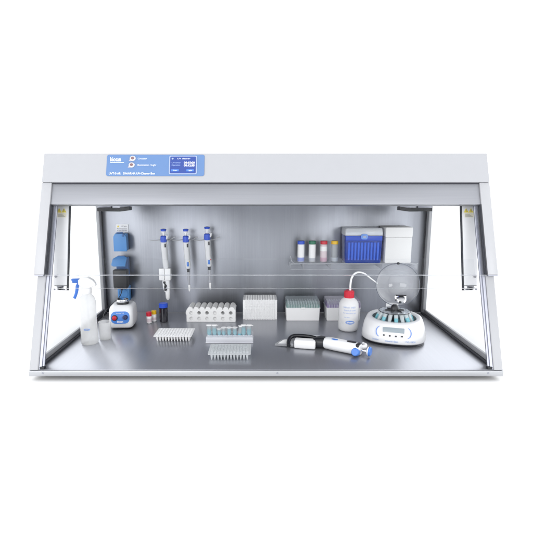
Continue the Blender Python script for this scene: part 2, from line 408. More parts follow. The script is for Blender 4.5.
b = MB(); b.prism(rrect(.0800, .0620, .0045, cx=-.2365, cy=.5765), -.0024, -.0013, M=PM, axis='y'); sf = b.build('display', SCRFRAME, cp)
b = MB(); b.prism(rrect(.0735, .0555, .0025, cx=-.2365, cy=.5765), -.0032, -.0025, M=PM, axis='y'); b.build('screen', SCREEN, sf)
ptxt('lettering', 'UV cleaner', -.2345, .5950, .0066, par=sf, align='CENTER', sx=1.25, off=.0034, mat=TXT)
ptxt('lettering', 'UV timer', -.2690, .5815, .0062, par=sf, off=.0034, sx=1.1, mat=TXTBL)
ptxt('lettering', 'Operation', -.2690, .5735, .0062, par=sf, off=.0034, sx=.95, mat=TXTBL)
ptxt('lettering', '00:15:00', -.2030, .5805, .0090, par=sf, off=.0034, align='RIGHT', bold=.03)
ptxt('lettering', '00:12:35', -.2030, .5715, .0090, par=sf, off=.0034, align='RIGHT', bold=.03)
for x, t_ in ((-.2585, 'Start'), (-.2155, 'Light')):
    b = MB(); b.prism(rrect(.0215, .0070, .001, cx=x, cy=.5578), -.0038, -.0033, M=PM, axis='y'); b.build('key', SCREENBTN, sf)
    ptxt('lettering', t_, x, .5558, .0058, par=sf, off=.0040, align='CENTER', sx=1.1)
b = MB(); b.lathe([(.0028, 0), (.0028, .0004), (0, .0004)], 16, PM @ T(-.2665, -.0033, .5970) @ RX(90)); b.build('icon', SCRFRAME, sf)
# power sockets + warning label on the back wall (parts of the cabinet)
WY = D-.0045
b = MB(); b.prism(rrect(.047, .029, .004, cx=-.5305, cy=.326), WY-.001, WY-.0002, axis='y'); wl = b.build('warning_label', TXT, CAB)
b = MB(); b.prism([(-.549, .329), (-.541, .329), (-.545, .337)], WY-.0016, WY-.0011, axis='y'); b.build('symbol', YLABEL, wl)
text('lettering', 'UV light', .0066, T(-.5345, WY-.0013, .3305) @ STAND, TXTK, wl)
text('lettering', 'Avoid exposure', .0062, T(-.550, WY-.0013, .3215) @ STAND, TXTK, wl, sx=.95)
text('lettering', 'of eyes and skin', .0062, T(-.550, WY-.0013, .3145) @ STAND, TXTK, wl, sx=.95)
def socket(zc, lid_open=False, h=.064, lid=True):
    bb = MB(); bb.box(-.553, -.508, WY-.026, WY-.0002, zc-h/2, zc+h/2, bev=.004, seg=3); o = bb.build('power_socket', SOCKET if not lid_open else SOCKETD, CAB)
    if not lid: 
        bb = MB(); bb.lathe([(.017, 0), (.017, .002), (.0155, .002), (.0155, .0005), (0, .0005)], 28, T(-.5305, WY-.0262, zc) @ RX(90)); bb.build('socket_face', SOCKET, o); return o
    if not lid_open:
        bb = MB(); bb.prism([(-.5555, zc-h/2-.002), (-.507, zc-h/2-.002), (-.507, zc+h/2-.012), (-.513, zc+h/2-.004), (-.520, zc+h/2), (-.548, zc+h/2), (-.5555, zc+h/2-.012)], WY-.034, WY-.0263, axis='y', bev=.0018); l = bb.build('lid', SOCKET, o)
        bb = MB(); bb.box(-.543, -.519, WY-.0335, WY-.0266, zc+h/2+.0005, zc+h/2+.005, bev=.001); bb.box(-.522, -.515, WY-.0355, WY-.0342, zc+h/2-.011, zc+h/2-.002, bev=.0004); bb.build('hinge', SOCKETD, o)
    else:
        Ml = T(0, WY-.024, zc+h/2-.002) @ RX(52)
        bb = MB(); bb.prism([(-.553, -.045), (-.508, -.045), (-.508, -.006), (-.518, 0), (-.546, 0), (-.560, -.012), (-.560, -.040)], -.008, -.001, M=T(0, WY-.024, zc+h/2-.001) @ RX(-48), axis='y', bev=.0018); bb.build('lid', SOCKET, o)
        bb = MB(); bb.box(-.545, -.517, WY-.030, WY-.0205, zc+h/2-.003, zc+h/2+.006, bev=.001); bb.build('hinge', SOCKETD, o)
    return o
socket(.276)
socket(.184, True, .070)
socket(.082, h=.058, lid=False)

# ------------------------------------------------------------------ vortex mixer, its adapter
V = thing('vortex_mixer', 'small boxy white mixer with blue dial face and red switch, below the wall sockets', 'mixer', (-.489, .385, 0), R(4)); V.scale = (.93, .93, .93)
def vloop(w, y0, y1, z, r, n=5): return [(x, y, z) for x, y in rrect(w, y1-y0, r, n, 0, (y0+y1)/2)]
b = MB(); b.loft([vloop(.074, -.042, .050, .005, .014), vloop(.086, -.048, .055, .012, .015), vloop(.088, -.048, .055, .035, .016), vloop(.086, -.041, .053, .068, .016), vloop(.082, -.036, .050, .079, .016), vloop(.070, -.028, .044, .086, .014)])
b.build('housing', WHITE2, V, angle=50)
b = MB(); b.loft([vloop(.070, -.040, .048, .0004, .013), vloop(.076, -.043, .051, .0056, .014)]); b.build('base', BLACK, V)
Mv = T(0, -.0455, .046) @ RX(-10)
b = MB(); b.prism(rrect(.066, .044, .017, 8), -.0018, .006, M=Mv, axis='y', bev=.0006); fp = b.build('face_panel', LOGO, V)
b = MB(); b.lathe([(.0108, 0), (.0105, .0025), (.0090, .003)], 28, Mv @ T(-.0195, -.0018, -.001) @ RX(90)); kb = b.build('red_switch', DARK, V)
b = MB(); b.lathe([(.0082, 0), (.0078, .0040), (.006, .0052), (0, .0055)], 28, Mv @ T(-.0195, -.0035, -.001) @ RX(90)); b.build('button', RED, kb)
b = MB(); b.lathe([(.0088, 0), (.0082, .009), (.0070, .0105), (0, .0105)], 28, Mv @ T(.0185, -.0018, .001) @ RX(90)); b.box(-.0015+.0185, .0015+.0185, -.0155, -.011, -.006, .009, M=Mv, bev=.0006); b.build('speed_knob', NAVY, V)
text('lettering', 'biosan', .0085, Mv @ T(0, -.0021, -.0175) @ STAND, TXT, fp, 'CENTER', .04)
text('lettering', 'Vortex V-1', .0062, Mv @ T(0, -.0021, .0135) @ STAND, TXT, fp, 'CENTER')
b = MB(); b.lathe([(.023, .084), (.0225, .0905), (.020, .094)], 32, T(0, .004, 0)); b.build('collar', BLACK, V)
b = MB(); b.lathe([(.0195, .092), (.0215, .098), (.0205, .1035), (.018, .1035), (.010, .098), (0, .0965)], 32, T(0, .004, 0)); b.build('cup', CHROME, V)
A = thing('power_adapter', 'black plug-in power adapter with a thin lead, in the wall socket with its lid raised', 'adapter', (-.5305, WY-.027, .115))
b = MB(); b.box(-.0265, .0255, -.032, 0, -.006, .062, bev=.005, seg=3); b.box(-.0235, .0225, -.0335, -.002, -.010, -.004, bev=.002); b.build('body', BLACK, A)
b = MB(); b.tube(bez([(0, -.014, -.008), (-.001, -.015, -.022), (-.008, -.018, -.040), (-.022, -.020, -.056), (-.040, -.028, -.074), (-.052, -.05, -.088), (-.050, -.085, -.100), (-.035, -.09, -.104)], 8), .0016, 8); b.tube([(0, -.014, -.006), (-.0005, -.0142, -.018)], .0032, 10); b.build('cable', BLACK, A)

# ------------------------------------------------------------------ spray bottle
SP = thing('spray_bottle', 'milky white spray bottle with blue trigger, standing by the left side window', 'spray bottle', (-.5410, .2100, 0)); SP.scale = (.91, .91, 1)
b = MB(); b.lathe([(.0255, .0005), (.0275, .003), (.0282, .010), (.0272, .040), (.0268, .08), (.0272, .120), (.0268, .133), (.0225, .146), (.0155, .153), (.0135, .160)], 48); b.build('bottle', BOTTLE, SP, angle=60)
b = MB(); b.lathe([(.0150, .156), (.0155, .158), (.0160, .174), (.0135, .178)], 32)
b.loft([[(x, y, z) for x, y, z in ((-.0235, -.008, .186), (-.0235, .008, .186), (-.0235, .008, .200), (-.0235, -.008, .200))],
        [(-.012, -.011, .176), (-.012, .011, .176), (-.012, .010, .206), (-.012, -.010, .206)],
        [(.008, -.0125, .174), (.008, .0125, .174), (.008, .011, .2085), (.008, -.011, .2085)],
        [(.024, -.011, .180), (.024, .011, .180), (.024, .009, .200), (.024, -.009, .200)],
        [(.033, -.007, .182), (.033, .007, .182), (.033, .006, .189), (.033, -.006, .189)]])
o = b.build('spray_head', WHITE, SP, angle=50)
mo = o.modifiers.new('b', 'BEVEL'); mo.width = .0025; mo.segments = 3; mo.limit_method = 'ANGLE'; mo.angle_limit = R(40)
b = MB(); b.cyl((-.0225, 0, .1945), (-.043, 0, .1965), .0062, .0070, 20); b.box(-.046, -.0225, -.0065, .0065, .1975, .2035, bev=.0012); b.build('nozzle', TRIGGER, SP)
b = MB(); b.tube(bez([(-.020, 0, .188), (-.029, 0, .181), (-.032, 0, .168), (-.036, 0, .155), (-.042, 0, .143)], 6), [.0058]*7+[.0052]*9+[.0048]*9, 12, flat=1.0); b.build('trigger', TRIGGER, SP)
b = MB(); b.cyl((0, 0, .004), (0, 0, .165), .0022, .0022, 10); b.build('dip_tube', TUBEC, SP)
def wrap_text(name, body, size, r, z, mat, par, ang=-90, bold=0, sx=1):
    o = text(name, body, size, Matrix.Identity(4), mat, par, 'CENTER', bold, depth=.0001, sx=sx)
    for v in o.data.vertices:
        a = R(ang)+v.co.x/r; rr = r+.0003+v.co.z; v.co = Vector((rr*math.cos(a), rr*math.sin(a), z+v.co.y))
    return o
def wrap_oval(name, w, h, r, z, mat, par, ang=-90, hole=0):
    bm = bmesh.new(); n = 40; rings = []
    for f in ((0, .25, .5, .75, 1.0) if not hole else (hole, 1.0)):
        rings.append([bm.verts.new(((r+.0002)*math.cos(R(ang)+w/2*f*math.cos(2*PI*k/n)/r), (r+.0002)*math.sin(R(ang)+w/2*f*math.cos(2*PI*k/n)/r), z+h/2*f*math.sin(2*PI*k/n))) for k in range(n)] if f > 0 else None)
    if rings[0] is None:
        c = bm.verts.new(((r+.0002)*math.cos(R(ang)), (r+.0002)*math.sin(R(ang)), z))
        for k in range(n): bm.faces.new((c, rings[1][k], rings[1][(k+1) % n]))
        rings = rings[1:]
    for a, c_ in zip(rings, rings[1:]):
        for k in range(n): bm.faces.new((a[k], a[(k+1) % n], c_[(k+1) % n], c_[k]))
    me = bpy.data.meshes.new(name); bm.to_mesh(me); bm.free(); me.materials.append(mat)
    o = bpy.data.objects.new(name, me); COL.objects.link(o); o.parent = par; return o
wrap_oval('logo', .022, .0075, .0282, .051, TXTBL, SP, ang=-84, hole=.72)
wrap_text('lettering', 'biosan', .0065, .0282, .0490, TXTB, SP, ang=-84, bold=.02)

# beaker
BK = MB(); BK.lathe([(.0185, .0006), (.0198, .003), (.0202, .058), (.0212, .062), (.0205, .062), (.0190, .058), (.0186, .004), (0, .003)], 40, cap=True)
o = BK.build('beaker', BEAKER, loc=(-.5055, .2480, 0)); o.scale = (.93, .93, .93); thing('', 'small empty milky plastic beaker, standing beside the spray bottle', 'beaker', o=o)

# ------------------------------------------------------------------ small vials on the floor
def vial(x, y, r, h, caph, capmat, bodymat, label, name='small_vial', labelm=None, loc_z=0, group=None, base=None, cat='vial'):
    t = thing(name, label, cat, (x, y, loc_z), 0, group)
    b = MB(); b.lathe([(r*.85, .0003), (r, .002), (r, h-caph-.002), (r*.85, h-caph)], 28); b.build('body', bodymat, t)
    b = MB(); b.lathe([(r*1.04, h-caph), (r*1.04, h-.001), (r*.95, h), (0, h)], 28); b.build('cap', capmat, t)
    if labelm:
        b = MB(); b.lathe([(r*1.012, h*labelm[1]), (r*1.012, h*labelm[2])], 28, cap=False); b.build('label_wrap', labelm[0], t)
    if base:
        b = MB(); b.lathe([(r*1.008, .0025), (r*1.008, h*.22)], 28, cap=False); b.build('contents_band', base, t)
    return t
vial(-.4085, .420, .0090, .041, .0145, RED, WHITE, 'small white vial with red cap, left of the yellow-capped one', labelm=(VIALRED, .12, .45), group='small capped vials on the worktop')
vial(-.3960, .443, .0085, .040, .013, YELLOW, WHITE, 'small white vial with yellow cap, right behind the red-capped one', labelm=(VIALRED, .15, .4), group='small capped vials on the worktop')
vial(-.3610, .440, .0150, .068, .015, BLUE, plastic('amber_black_glass', (.012, .010, .016), .08, coat=.6), 'black bottle with blue screw cap, below the leftmost hanging pipette', name='reagent_bottle', cat='bottle')

# ------------------------------------------------------------------ pipette holders and pipettes on the back wall
def holder(x, label):
    t = thing('pipette_holder', label, 'holder', (x, WY, .287), 0, 'clear hooks that hold the pipettes')
    b = MB(); b.box(-.018, .018, -.004, -.0003, -.030, .016, bev=.001); b.build('plate', ACRYL, t)
    b = MB(); b.tube(bez([(-.052, -.042, -.0015), (-.044, -.040, -.003), (-.025, -.036, -.003), (-.010, -.036, .001)], 6), .0016, 8)
    b.tube(bez([(.010, -.036, -.002), (.022, -.036, -.001), (.034, -.040, .006), (.044, -.044, .010)], 6), .0017, 8)
    b.box(-.012, .012, -.038, -.004, -.0035, -.001, bev=.0008)
    b.build('hook_arms', clear('hook_milky', (.95, .96, .97), 1, .1, .75, (.92, .93, .95)), t); return t
HX = (-.3675, -.2855, -.2050)
for x, l in zip(HX, ('clear wall hook carrying the leftmost hanging pipette', 'clear wall hook carrying the middle hanging pipette', 'clear wall hook carrying the rightmost hanging pipette')): holder(x, l)
def pipette(x, dz, kind, label, tilt=0):
    t = thing('hanging_pipette', label, 'pipette', (x, WY-.052, .287+dz), 0, 'pipettes hanging on the back wall'); t.rotation_euler = (0, R(tilt), 0)
    b = MB(); b.cyl((0, 0, .014), (0, 0, .034), .0032, .0032, 14); b.build('plunger_rod', WHITE, t)
    b = MB(); b.lathe([(.006, .028), (.0095, .032), (.0095, .035)], 24); b.lathe([(.0098, .0352), (.0105, .037), (.0098, .0395), (.005, .0405), (0, .0405)], 24, m=None); b.build('push_button', BLUE, t)
    b = MB(); b.lathe([(.0060, .026), (.0092, .0312), (.0092, .0338), (.0060, .0338)], 24); b.build('button_collar', WHITE, t)
    b = MB(); b.lathe([(.0095, -.008), (.0115, -.006), (.0120, .004), (.0110, .013), (.0070, .016), (0, .016)], 10, T(0, -.003, 0)); b.build('volume_dial', BLUE, t, angle=20)
    # handle : flattened tapering body
    def L(w, d, z, ox=0): return [(ox+px, py, z) for px, py in rrect(w, d, min(w, d)*.42, 4)]
    b = MB(); b.loft([L(.022, .020, -.006), L(.0225, .024, -.018), L(.0205, .022, -.040, .001), L(.0190, .020, -.065, .002), L(.0215, .020, -.085, .004), L(.0200, .018, -.100, .005), L(.014, .014, -.106, .005)]); b.build('handle', plastic('pipette_grey_white', (.72, .73, .75), .3), t, angle=60)
    b = MB(); b.tube(bez([(.0085, .002, -.020), (.0115, .001, -.045), (.0120, .001, -.070)], 5), .0022, 8); b.build('ejector_bar', plastic('ejector_grey', (.45, .46, .49), .35), t)
    b = MB(); b.box(.0045, .0095, -.0135, -.010, -.026, -.013, bev=.001); b.build('display_window', BLACK, t)
    b = MB(); b.tube(bez([(.006, -.002, .003), (.013, -.006, .008), (.016, -.012, .018)], 5), [.004]*5+[.0034]*5+[.002], 10); b.build('finger_hook', WHITE, t)
    if kind:
        b = MB(); b.box(.0025, .0095, -.0125, -.0085, -.096, -.080, bev=.001); b.build('volume_label', MIDBLUE, t)
        b = MB(); b.box(.010, .0140, -.0118, -.0085, -.081, -.078, bev=.0005); b.build('colour_mark', YELLOW if kind == 1 else RED, t)
        b = MB(); b.lathe([(.0040, -.165), (.0048, -.140), (.0062, -.118), (.0068, -.104)], 20, T(.0065, 0, 0)); b.build('shaft', plastic('shaft_grey', (.42, .43, .47), .3), t)
        b = MB(); b.lathe([(.0052, -.118), (.0050, -.112), (.0055, -.106)], 18, T(.0060, -.003, 0)); b.build('ejector_ring', DARK, t)
        b = MB(); b.lathe([(.0015, -.192), (.0034, -.187), (.0040, -.172), (.0044, -.166)], 18, T(.0075, 0, 0)); b.build('tip_cone', WHITE, t)
    else:
        b = MB(); b.box(-.0195, .0005, -.014, .010, -.148, -.104, bev=.003); b.box(.0015, .0225, -.014, .010, -.148, -.104, bev=.003); b.build('manifold', WHITE, t)
        b = MB(); b.loft([L(.028, .018, -.148, .003), L(.027, .017, -.176, .004), L(.020, .015, -.192, .006)]); b.build('lower_body', WHITE2, t, angle=60)
        b = MB(); b.lathe([(0, -.224), (.004, -.223), (.0075, -.216), (.0085, -.200), (.009, -.188)], 22, T(.008, -.001, 0)); b.build('tip_cone', WHITE, t)
        b = MB(); b.tube(bez([(-.002, -.0105, -.152), (.000, -.011, -.160), (.003, -.0115, -.168), (.001, -.011, -.176), (.003, -.010, -.186)], 5), [.004]*5+[.0025]*4+[.0045]*5+[.0035]*4+[.005]*3, 10); b.build('spring_lever', BLACK, t)
    return t
pipette(HX[0]+.002, 0, 0, 'hanging pipette with a wide white double block below its handle', 0)
pipette(HX[1]+.001, 0, 1, 'hanging pipette with a slim grey shaft and a yellow mark, between the other two')
pipette(HX[2]-.002, .008, 2, 'hanging pipette with a raised plunger, slim grey shaft and a red mark')

# ------------------------------------------------------------------ white block rack with round holes
FR = thing('tube_block', 'white foam-like tube block with two rows of round side holes and ribbed top', 'tube rack', (-.1900, .4660, 0), R(-1))
b = MB()
# front face with holes: built from a grid of cells, each hole an inset well
W2, H2 = .0850, .0440; nx = 6; cell = 2*W2/nx
def holed_front(bm_, x0, x1, z0, z1, y, cx, cz, r, depth, n=16):
    V_ = bm_.verts
    ring = [V_.new((cx+r*math.cos(2*PI*k/n+PI/n*0), y, cz+r*math.sin(2*PI*k/n))) for k in range(n)]
    sq = []
    for k in range(n):
        a = 2*PI*k/n; c_, s_ = math.cos(a), math.sin(a); m_ = max(abs(c_), abs(s_)); c_, s_ = c_/m_, s_/m_
        sq.append(V_.new(((x0+x1)/2+c_*(x1-x0)/2 if True else 0, y, (z0+z1)/2+s_*(z1-z0)/2)))
    inn = [V_.new((v.co.x, y+depth, v.co.z)) for v in ring]
    for k in range(n):
        k2 = (k+1) % n
        bm_.faces.new((sq[k], sq[k2], ring[k2], ring[k])); bm_.faces.new((ring[k], ring[k2], inn[k2], inn[k]))
    bm_.faces.new(inn)
yf = -.033
for i in range(nx):
    x0 = -W2+i*cell; x1 = x0+cell
    for z0, z1, cz in ((.0005, .0235, .0125), (.0235, H2, .0335)):
        holed_front(b.bm, x0, x1, z0, z1, yf, (x0+x1)/2, cz, .0068, .026 if cz > .03 and i in (1, 2, 4, 5) else .010)
bmesh.ops.remove_doubles(b.bm, verts=b.bm.verts, dist=.00005)
b.box(-W2, W2, yf+.0001+.028, .036, .0005, H2-.0005)
b.prism([(yf, .0005), (yf, H2), (yf+.030, H2), (yf+.030, .0005)], -W2-.0025, -W2+.0001, axis='x'); b.prism([(yf, .0005), (yf, H2), (yf+.030, H2), (yf+.030, .0005)], W2-.0001, W2+.0025, axis='x')
b.build('block', OFFWHITE, FR, angle=40)
b = MB(); b.box(-W2-.0055, -W2-.0024, yf+.002, .030, .026, .038, bev=.0014); b.build('side_tab', OFFWHITE, FR)
# ribbed top : ridges running back, each with rounded end
b = MB(); nr = 8; rc = 2*W2/nr
poly = [(-W2-.0025, H2-.0004)]
for i in range(nr):
    cx = -W2+rc*(i+.5)
    for k in range(9):
        a = PI-PI*k/8; poly.append((cx+rc*.47*math.cos(a), H2+.0015+.0095*math.sin(a)))
poly.append((W2+.0025, H2-.0004))
b.prism(poly, yf+.0015, .036, axis='y'); b.build('ribbed_top', OFFWHITE, FR, angle=30)

# ------------------------------------------------------------------ PCR plates
def plate(name, label, loc, rz, mat, group=None, ht=.020, fill=None, cat='well plate'):
    t = thing(name, label, cat, loc, rz, group)
    b = MB()
    W, Dp = .1190, .0850
    # deck with a rim round each well
    b.prism(rrect(W, Dp, .004), ht-.0012, ht, axis='z')
    b.build('deck', mat, t)
    b = MB()
    for i in range(12):
        for j in range(8):
            M = T(-.0495+.009*i, -.0315+.009*j, 0)
            b.lathe([(.0036, ht+.0001), (.0038, ht+.0008), (.0031, ht+.0008), (.0026, ht+.0003), (0, ht+.0003)], 12, M, cap=False)
            b.lathe([(0, .0005), (.0014, .0008), (.0035, ht-.008), (.0038, ht-.0012)], 10, M, cap=False)
    b.build('wells', mat, t, angle=60)
    return t
plate('well_plate', 'opaque white well plate with short pointed tubes, alone on the left of the worktop', (-.2870, .2570, 0), 0, PLATE)
plate('well_plate', 'frosted see-through well plate in front of the rack of teal tubes', (-.1010, .1040, 0), R(0), PLATEC)

# stack of plates against the back wall
for k in range(13):
    z = .0056*k
    b = MB()
    poly = []
    W, y0 = .1240, -.0430
    poly = [(-W/2, .043)]+[(-W/2, -.040)]
    for i in range(12):
        cx = -.0506+.0092*i
        for q in range(5):
            a = PI+PI*q/4; poly.append((cx+.0042*math.cos(a), y0+.002+.0036*math.sin(a)*1))
    poly += [(W/2, -.040), (W/2, .043)]
    b.prism(poly, z+.0004, z+.0052)
    b.prism(rrect(W-.004, .082, .002), z+.0046, z+.0062)
    if k == 12:
        for i in range(12):
            for j in range(8): b.lathe([(.0034, z+.0063), (.0034, z+.0072), (.0028, z+.0072), (.0024, z+.0068), (0, z+.0068)], 10, T(-.0506+.0092*i, -.033+.0092*j, 0), cap=False)
    o = b.build('stacked_plate', PLATE, loc=(-.0150, .5050, 0), angle=50)
    o.rotation_euler.z = R((k*37 % 5-2)*.12)
    lab = {0: 'white ribbed plate at the very bottom of the neat stack by the back wall', 12: 'white ribbed plate on top of the neat stack by the back wall'}.get(k, 'white ribbed plate in the middle of the neat stack by the back wall')
    thing('', lab, 'well plate', o=o, group='white plates stacked by the back wall')

# ------------------------------------------------------------------ rack with teal tubes
TR = thing('tube_rack', 'low grey rack holding a row of capped tubes with teal liquid', 'tube rack', (-.1098, .2330, 0))
b = MB(); b.box(-.0725, .0725, -.026, .040, .0005, .0190, bev=.0015); b.box(-.0735, .0735, -.0275, .0415, .0005, .004, bev=.0008); b.build('base', GREYP, TR)
b = MB()
for i in range(9): b.lathe([(.0072, .0191), (.0072, .0205), (.0058, .0205), (.0058, .0192)], 20, T(-.0625+.0156*i, -.004, 0), cap=False)
b.build('hole_collars', GREYP, TR)
def ctube(x, y, h, big, label, group, tilt=0, teal=.45, rz=0):
    t = thing('sample_tube', label, 'sample tube', (x, y, .0192), rz, group); t.rotation_euler = (0, R(tilt), rz)
    r = .0068 if big else .0060
    b = MB(); b.lathe([(r*.55, .0002), (r, .006), (r, h*.9), (r*1.15, h*.9+.001), (r*1.15, h*.94)], 20, cap=True); b.build('tube', TUBEC, t, angle=50)
    b = MB(); b.lathe([(r*.5, .0008), (r*.9, .006), (r*.9, h*teal)], 20); b.build('liquid', TEAL, t)
    b = MB(); b.lathe([(r*1.25, h*.94), (r*1.25, h), (0, h+.0005)], 20); b.box(r*.9, r*1.9, -.003, .003, h*.95, h*.985, bev=.0005)
    b.build('snap_cap', WHITE, t); return t
GT = 'sample tubes in the grey rack'
pos = [(-.0645, .034, 1, 'tall capped tube at the far left end of the grey rack'), (-.0475, .034, 1, 'tall capped tube second from the left end of the grey rack'),
       (-.0330, .022, 0, 'short teal tube just right of the two tall ones at the left'), (-.0190, .026, 0, 'short teal tube fourth from the left of the grey rack'),
       (-.0020, .026, 0, 'short teal tube standing in the middle of the grey rack'), (.0160, .026, 0, 'short teal tube just right of the middle of the grey rack'),
       (.0300, .031, 0, 'tilted clear tube with almost no liquid in the grey rack'), (.0430, .034, 1, 'tall capped tube second from the right end of the grey rack'), (.0600, .034, 1, 'tall capped tube at the far right end of the grey rack')]
for i, (x, h, big, lab) in enumerate(pos):
    ctube(-.1098+x, .2290, h, big, lab, GT, tilt=8 if i == 6 else random.uniform(-1.5, 1.5), teal=.08 if i == 6 else random.uniform(.5, .72), rz=random.uniform(-.4, .4))

# ------------------------------------------------------------------ tip boxes
def tipbox(name, x, y, label, rackmat, lidmat, w=.124, dp=.086):
    t = thing(name, label, 'tip box', (x, y, 0), 0)
    b = MB(); b.loft([[(px, py, z) for px, py in rrect(w*a, dp*a, .004)] for z, a in ((.0005, .955), (.030, .975), (.0475, .985))]); b.box(-w*.5, w*.5, -dp*.5, dp*.5, .0460, .0482, bev=.0006); b.build('box_base', WHITE, t, angle=40)
    b = MB(); b.box(-w*.475, w*.475, -dp*.475, dp*.475, .0484, .0575, bev=.001); r_ = b.build('tip_rack', rackmat, t)
    b = MB()
    for i in range(12):
        for j in range(8):
            if j > 0: b.lathe([(.0030, .0576), (.0030, .0635), (.0022, .0635), (.0018, .0577)], 8, T(-.0510+.0092*i, -.034+.0092*j, 0), cap=False)
        b.lathe([(.0031, .0484), (.0031, .0605), (.0022, .0605), (.0018, .0577)], 8, T(-.0510+.0092*i, -dp*.475-.0006, 0), cap=False)
    b.build('tips', TUBEC, r_)
    b = MB(); b.loft([[(px, py, z) for px, py in rrect(w*a, dp*c_, .004)] for z, a, c_ in ((.0485, .995, .995), (.060, .985, .985), (.0715, .965, .96), (.0735, .95, .94))], cap0=False); b.build('lid', lidmat, t, angle=40)
    b = MB(); b.box(-.008, .008, -dp*.5-.0016, -dp*.5+.0005, .043, .050, bev=.0008); b.build('latch', WHITE, t)
    return t
tipbox('tip_box', .1400, .4900, 'white pipette tip box with a row of green tips under its clear lid', TIPGREEN, LID)
tipbox('tip_box', .2860, .4900, 'white pipette tip box with purple rack, behind the red-capped wash bottle', TIPPURPLE, LIDP)

# ------------------------------------------------------------------ wash bottle
WB = thing('wash_bottle', 'milky wash bottle with red screw cap, curved white spout and blue oval logo', 'bottle', (.2830, .347, 0), 0); WB.scale = (1.03, 1.03, 1.03)
b = MB(); b.lathe([(.0290, .0006), (.0318, .004), (.0325, .012), (.0325, .078), (.0310, .090), (.0255, .101), (.0170, .1075), (.0140, .110)], 56); b.build('bottle', BOTTLE2, WB, angle=60)
b = MB(); b.lathe([(.0300, .0030), (.0312, .012), (.0312, .030), (0, .030)], 40); b.build('liquid', clear('clear_liquid', (.96, .97, .98), 1, .1, .25, (.9, .92, .96)), WB)
b = MB()
capv = []
for k in range(48):
    r0 = .0162 if k % 2 else .0154; a = 2*PI*k/48; capv.append((r0*math.cos(a), r0*math.sin(a)))
b.prism(capv, .1085, .1300); b.lathe([(.0135, .1301), (.0125, .1325), (0, .1325)], 32); b.build('cap', RED, WB, angle=20)
b = MB(); b.tube(bez([(.003, 0, .131), (.003, 0, .150), (.006, 0, .172), (.016, 0, .187), (.030, 0, .1915), (.047, 0, .187), (.066, 0, .173), (.0900, 0, .155)], 7), [.0034]*22+[.0034-.0016*k/27 for k in range(28)], 12); b.build('spout', WHITE, WB)
wrap_text('lettering', '500 ml   H2O', .0072, .0325, .0800, TXTBL, WB, ang=-96)
wrap_text('lettering', 'Distilled water', .0066, .0325, .0705, TXTBL, WB, ang=-93)
wrap_text('lettering', 'for laboratory use', .0058, .0325, .0620, TXTBL, WB, ang=-94)
wrap_text('lettering', 'Lot 0421', .0052, .0325, .0480, TXTBL, WB, ang=-108)
lo = wrap_oval('logo', .0300, .0125, .0325, .0330, LOGO, WB, ang=-91)
wrap_oval('logo_ring', .0270, .0100, .0328, .0330, TXT, WB, ang=-91, hole=.93)
wrap_text('lettering', 'biosan', .0082, .0328, .0308, TXT, WB, ang=-91, bold=.035)

# ------------------------------------------------------------------ shelf and what stands on it
SZ = .2065
SH = thing('wall_shelf', 'clear acrylic shelf on the back wall with two bent end lips', 'shelf', (.3240, WY, SZ))
b = MB(); b.box(-.2290, .2290, -.088, -.0003, -.003, 0, bev=.0006); b.box(-.2290, .2290, -.0030, -.0003, -.022, -.0031); b.build('shelf_plate', ACRYL, SH)
b = MB(); b.box(-.2290, .2290, -.0895, -.0882, -.0032, .0008); b.build('front_edge', ACEDGE2, SH)
b = MB()
b.tube(bez([(-.2300, -.086, .026), (-.2250, -.087, .008), (-.2150, -.088, .001)], 6), .0017, 8)
for x in (-.2290, -.183, -.085, .1000, .226): b.box(x-.0013, x+.0013, -.088, -.001, -.0220, -.0031, bev=.0004)
b.box(-.2290, .2290, -.0880, -.0866, -.0230, -.0216)
b.build('support_ribs', ACEDGE2, SH)
GS = 'coloured-cap bottles on the shelf'
for x, cm, lm, bb, lab in ((.1345, BLUE, (WHITE, .30, .74), plastic('band_blue', (.30, .36, .72), .4), 'small white bottle with blue cap, at the left end of the shelf'),
                           (.1755, GREEN, (WHITE, .2, .74), plastic('band_grey', (.55, .57, .62), .4), 'small white bottle with green cap, between the blue and red capped ones'),
                           (.2175, RED, (WHITE, .52, .74), plastic('band_pink', (.62, .42, .52), .4), 'small pinkish bottle with red cap on the shelf'),
                           (.2570, YELLOW, None, plastic('band_grey2', (.50, .54, .60), .4), 'small grey-white bottle with yellow cap, next to the blue box on the shelf')):
    vial(x, .508, .0125, .0775, .0120, cm, WHITE if lm and cm != RED else (VIALRED if lm else TUBEC), lab, name='shelf_bottle', loc_z=SZ+.0002, labelm=lm, group=GS, base=bb, cat='bottle')
# blue tip tray
BB = thing('blue_rack_box', 'deep blue see-through storage box with clear lid, in the middle of the shelf', 'storage box', (.3555, .5140, SZ+.0003)); BB.scale = (1, 1, 1.10)
b = MB(); w, dp = .134, .078
b.loft([[(px, py, z) for px, py in rrect(w*a, dp*a, .005)] for z, a in ((.0003, .93), (.004, .96), (.070, .985), (.090, 1.0))]); b.build('body', BOXBLUE, BB, angle=40)
b = MB()
for i in range(10): b.lathe([(.0035, .010), (.0045, .068)], 12, T(-.052+.0115*i, -dp/2+.0045-.0015, 0))
b.build('inner_tubes', plastic('inner_blue', (.03, .13, .70), .4), BB)
b = MB(); b.box(-w/2+.002, w/2-.002, -dp/2-.002, -dp/2+.001, .074, .0895, bev=.001); b.build('rim', plastic('rim_blue', (.02, .08, .52), .35), BB)
b = MB(); b.loft([[(px, py, z) for px, py in rrect(w*a, dp*a, .005)] for z, a in ((.0905, 1.01), (.104, 1.0), (.1130, .97), (.1140, .95))]); b.box(-w*.49, w*.49, -dp*.515, -dp*.49, .0925, .1020, bev=.001); b.build('lid', clear('lid_pale', (.90, .93, .98), 1, .1, .72, (.93, .96, 1), ior=1.3, tl_mix=.2), BB, angle=40)
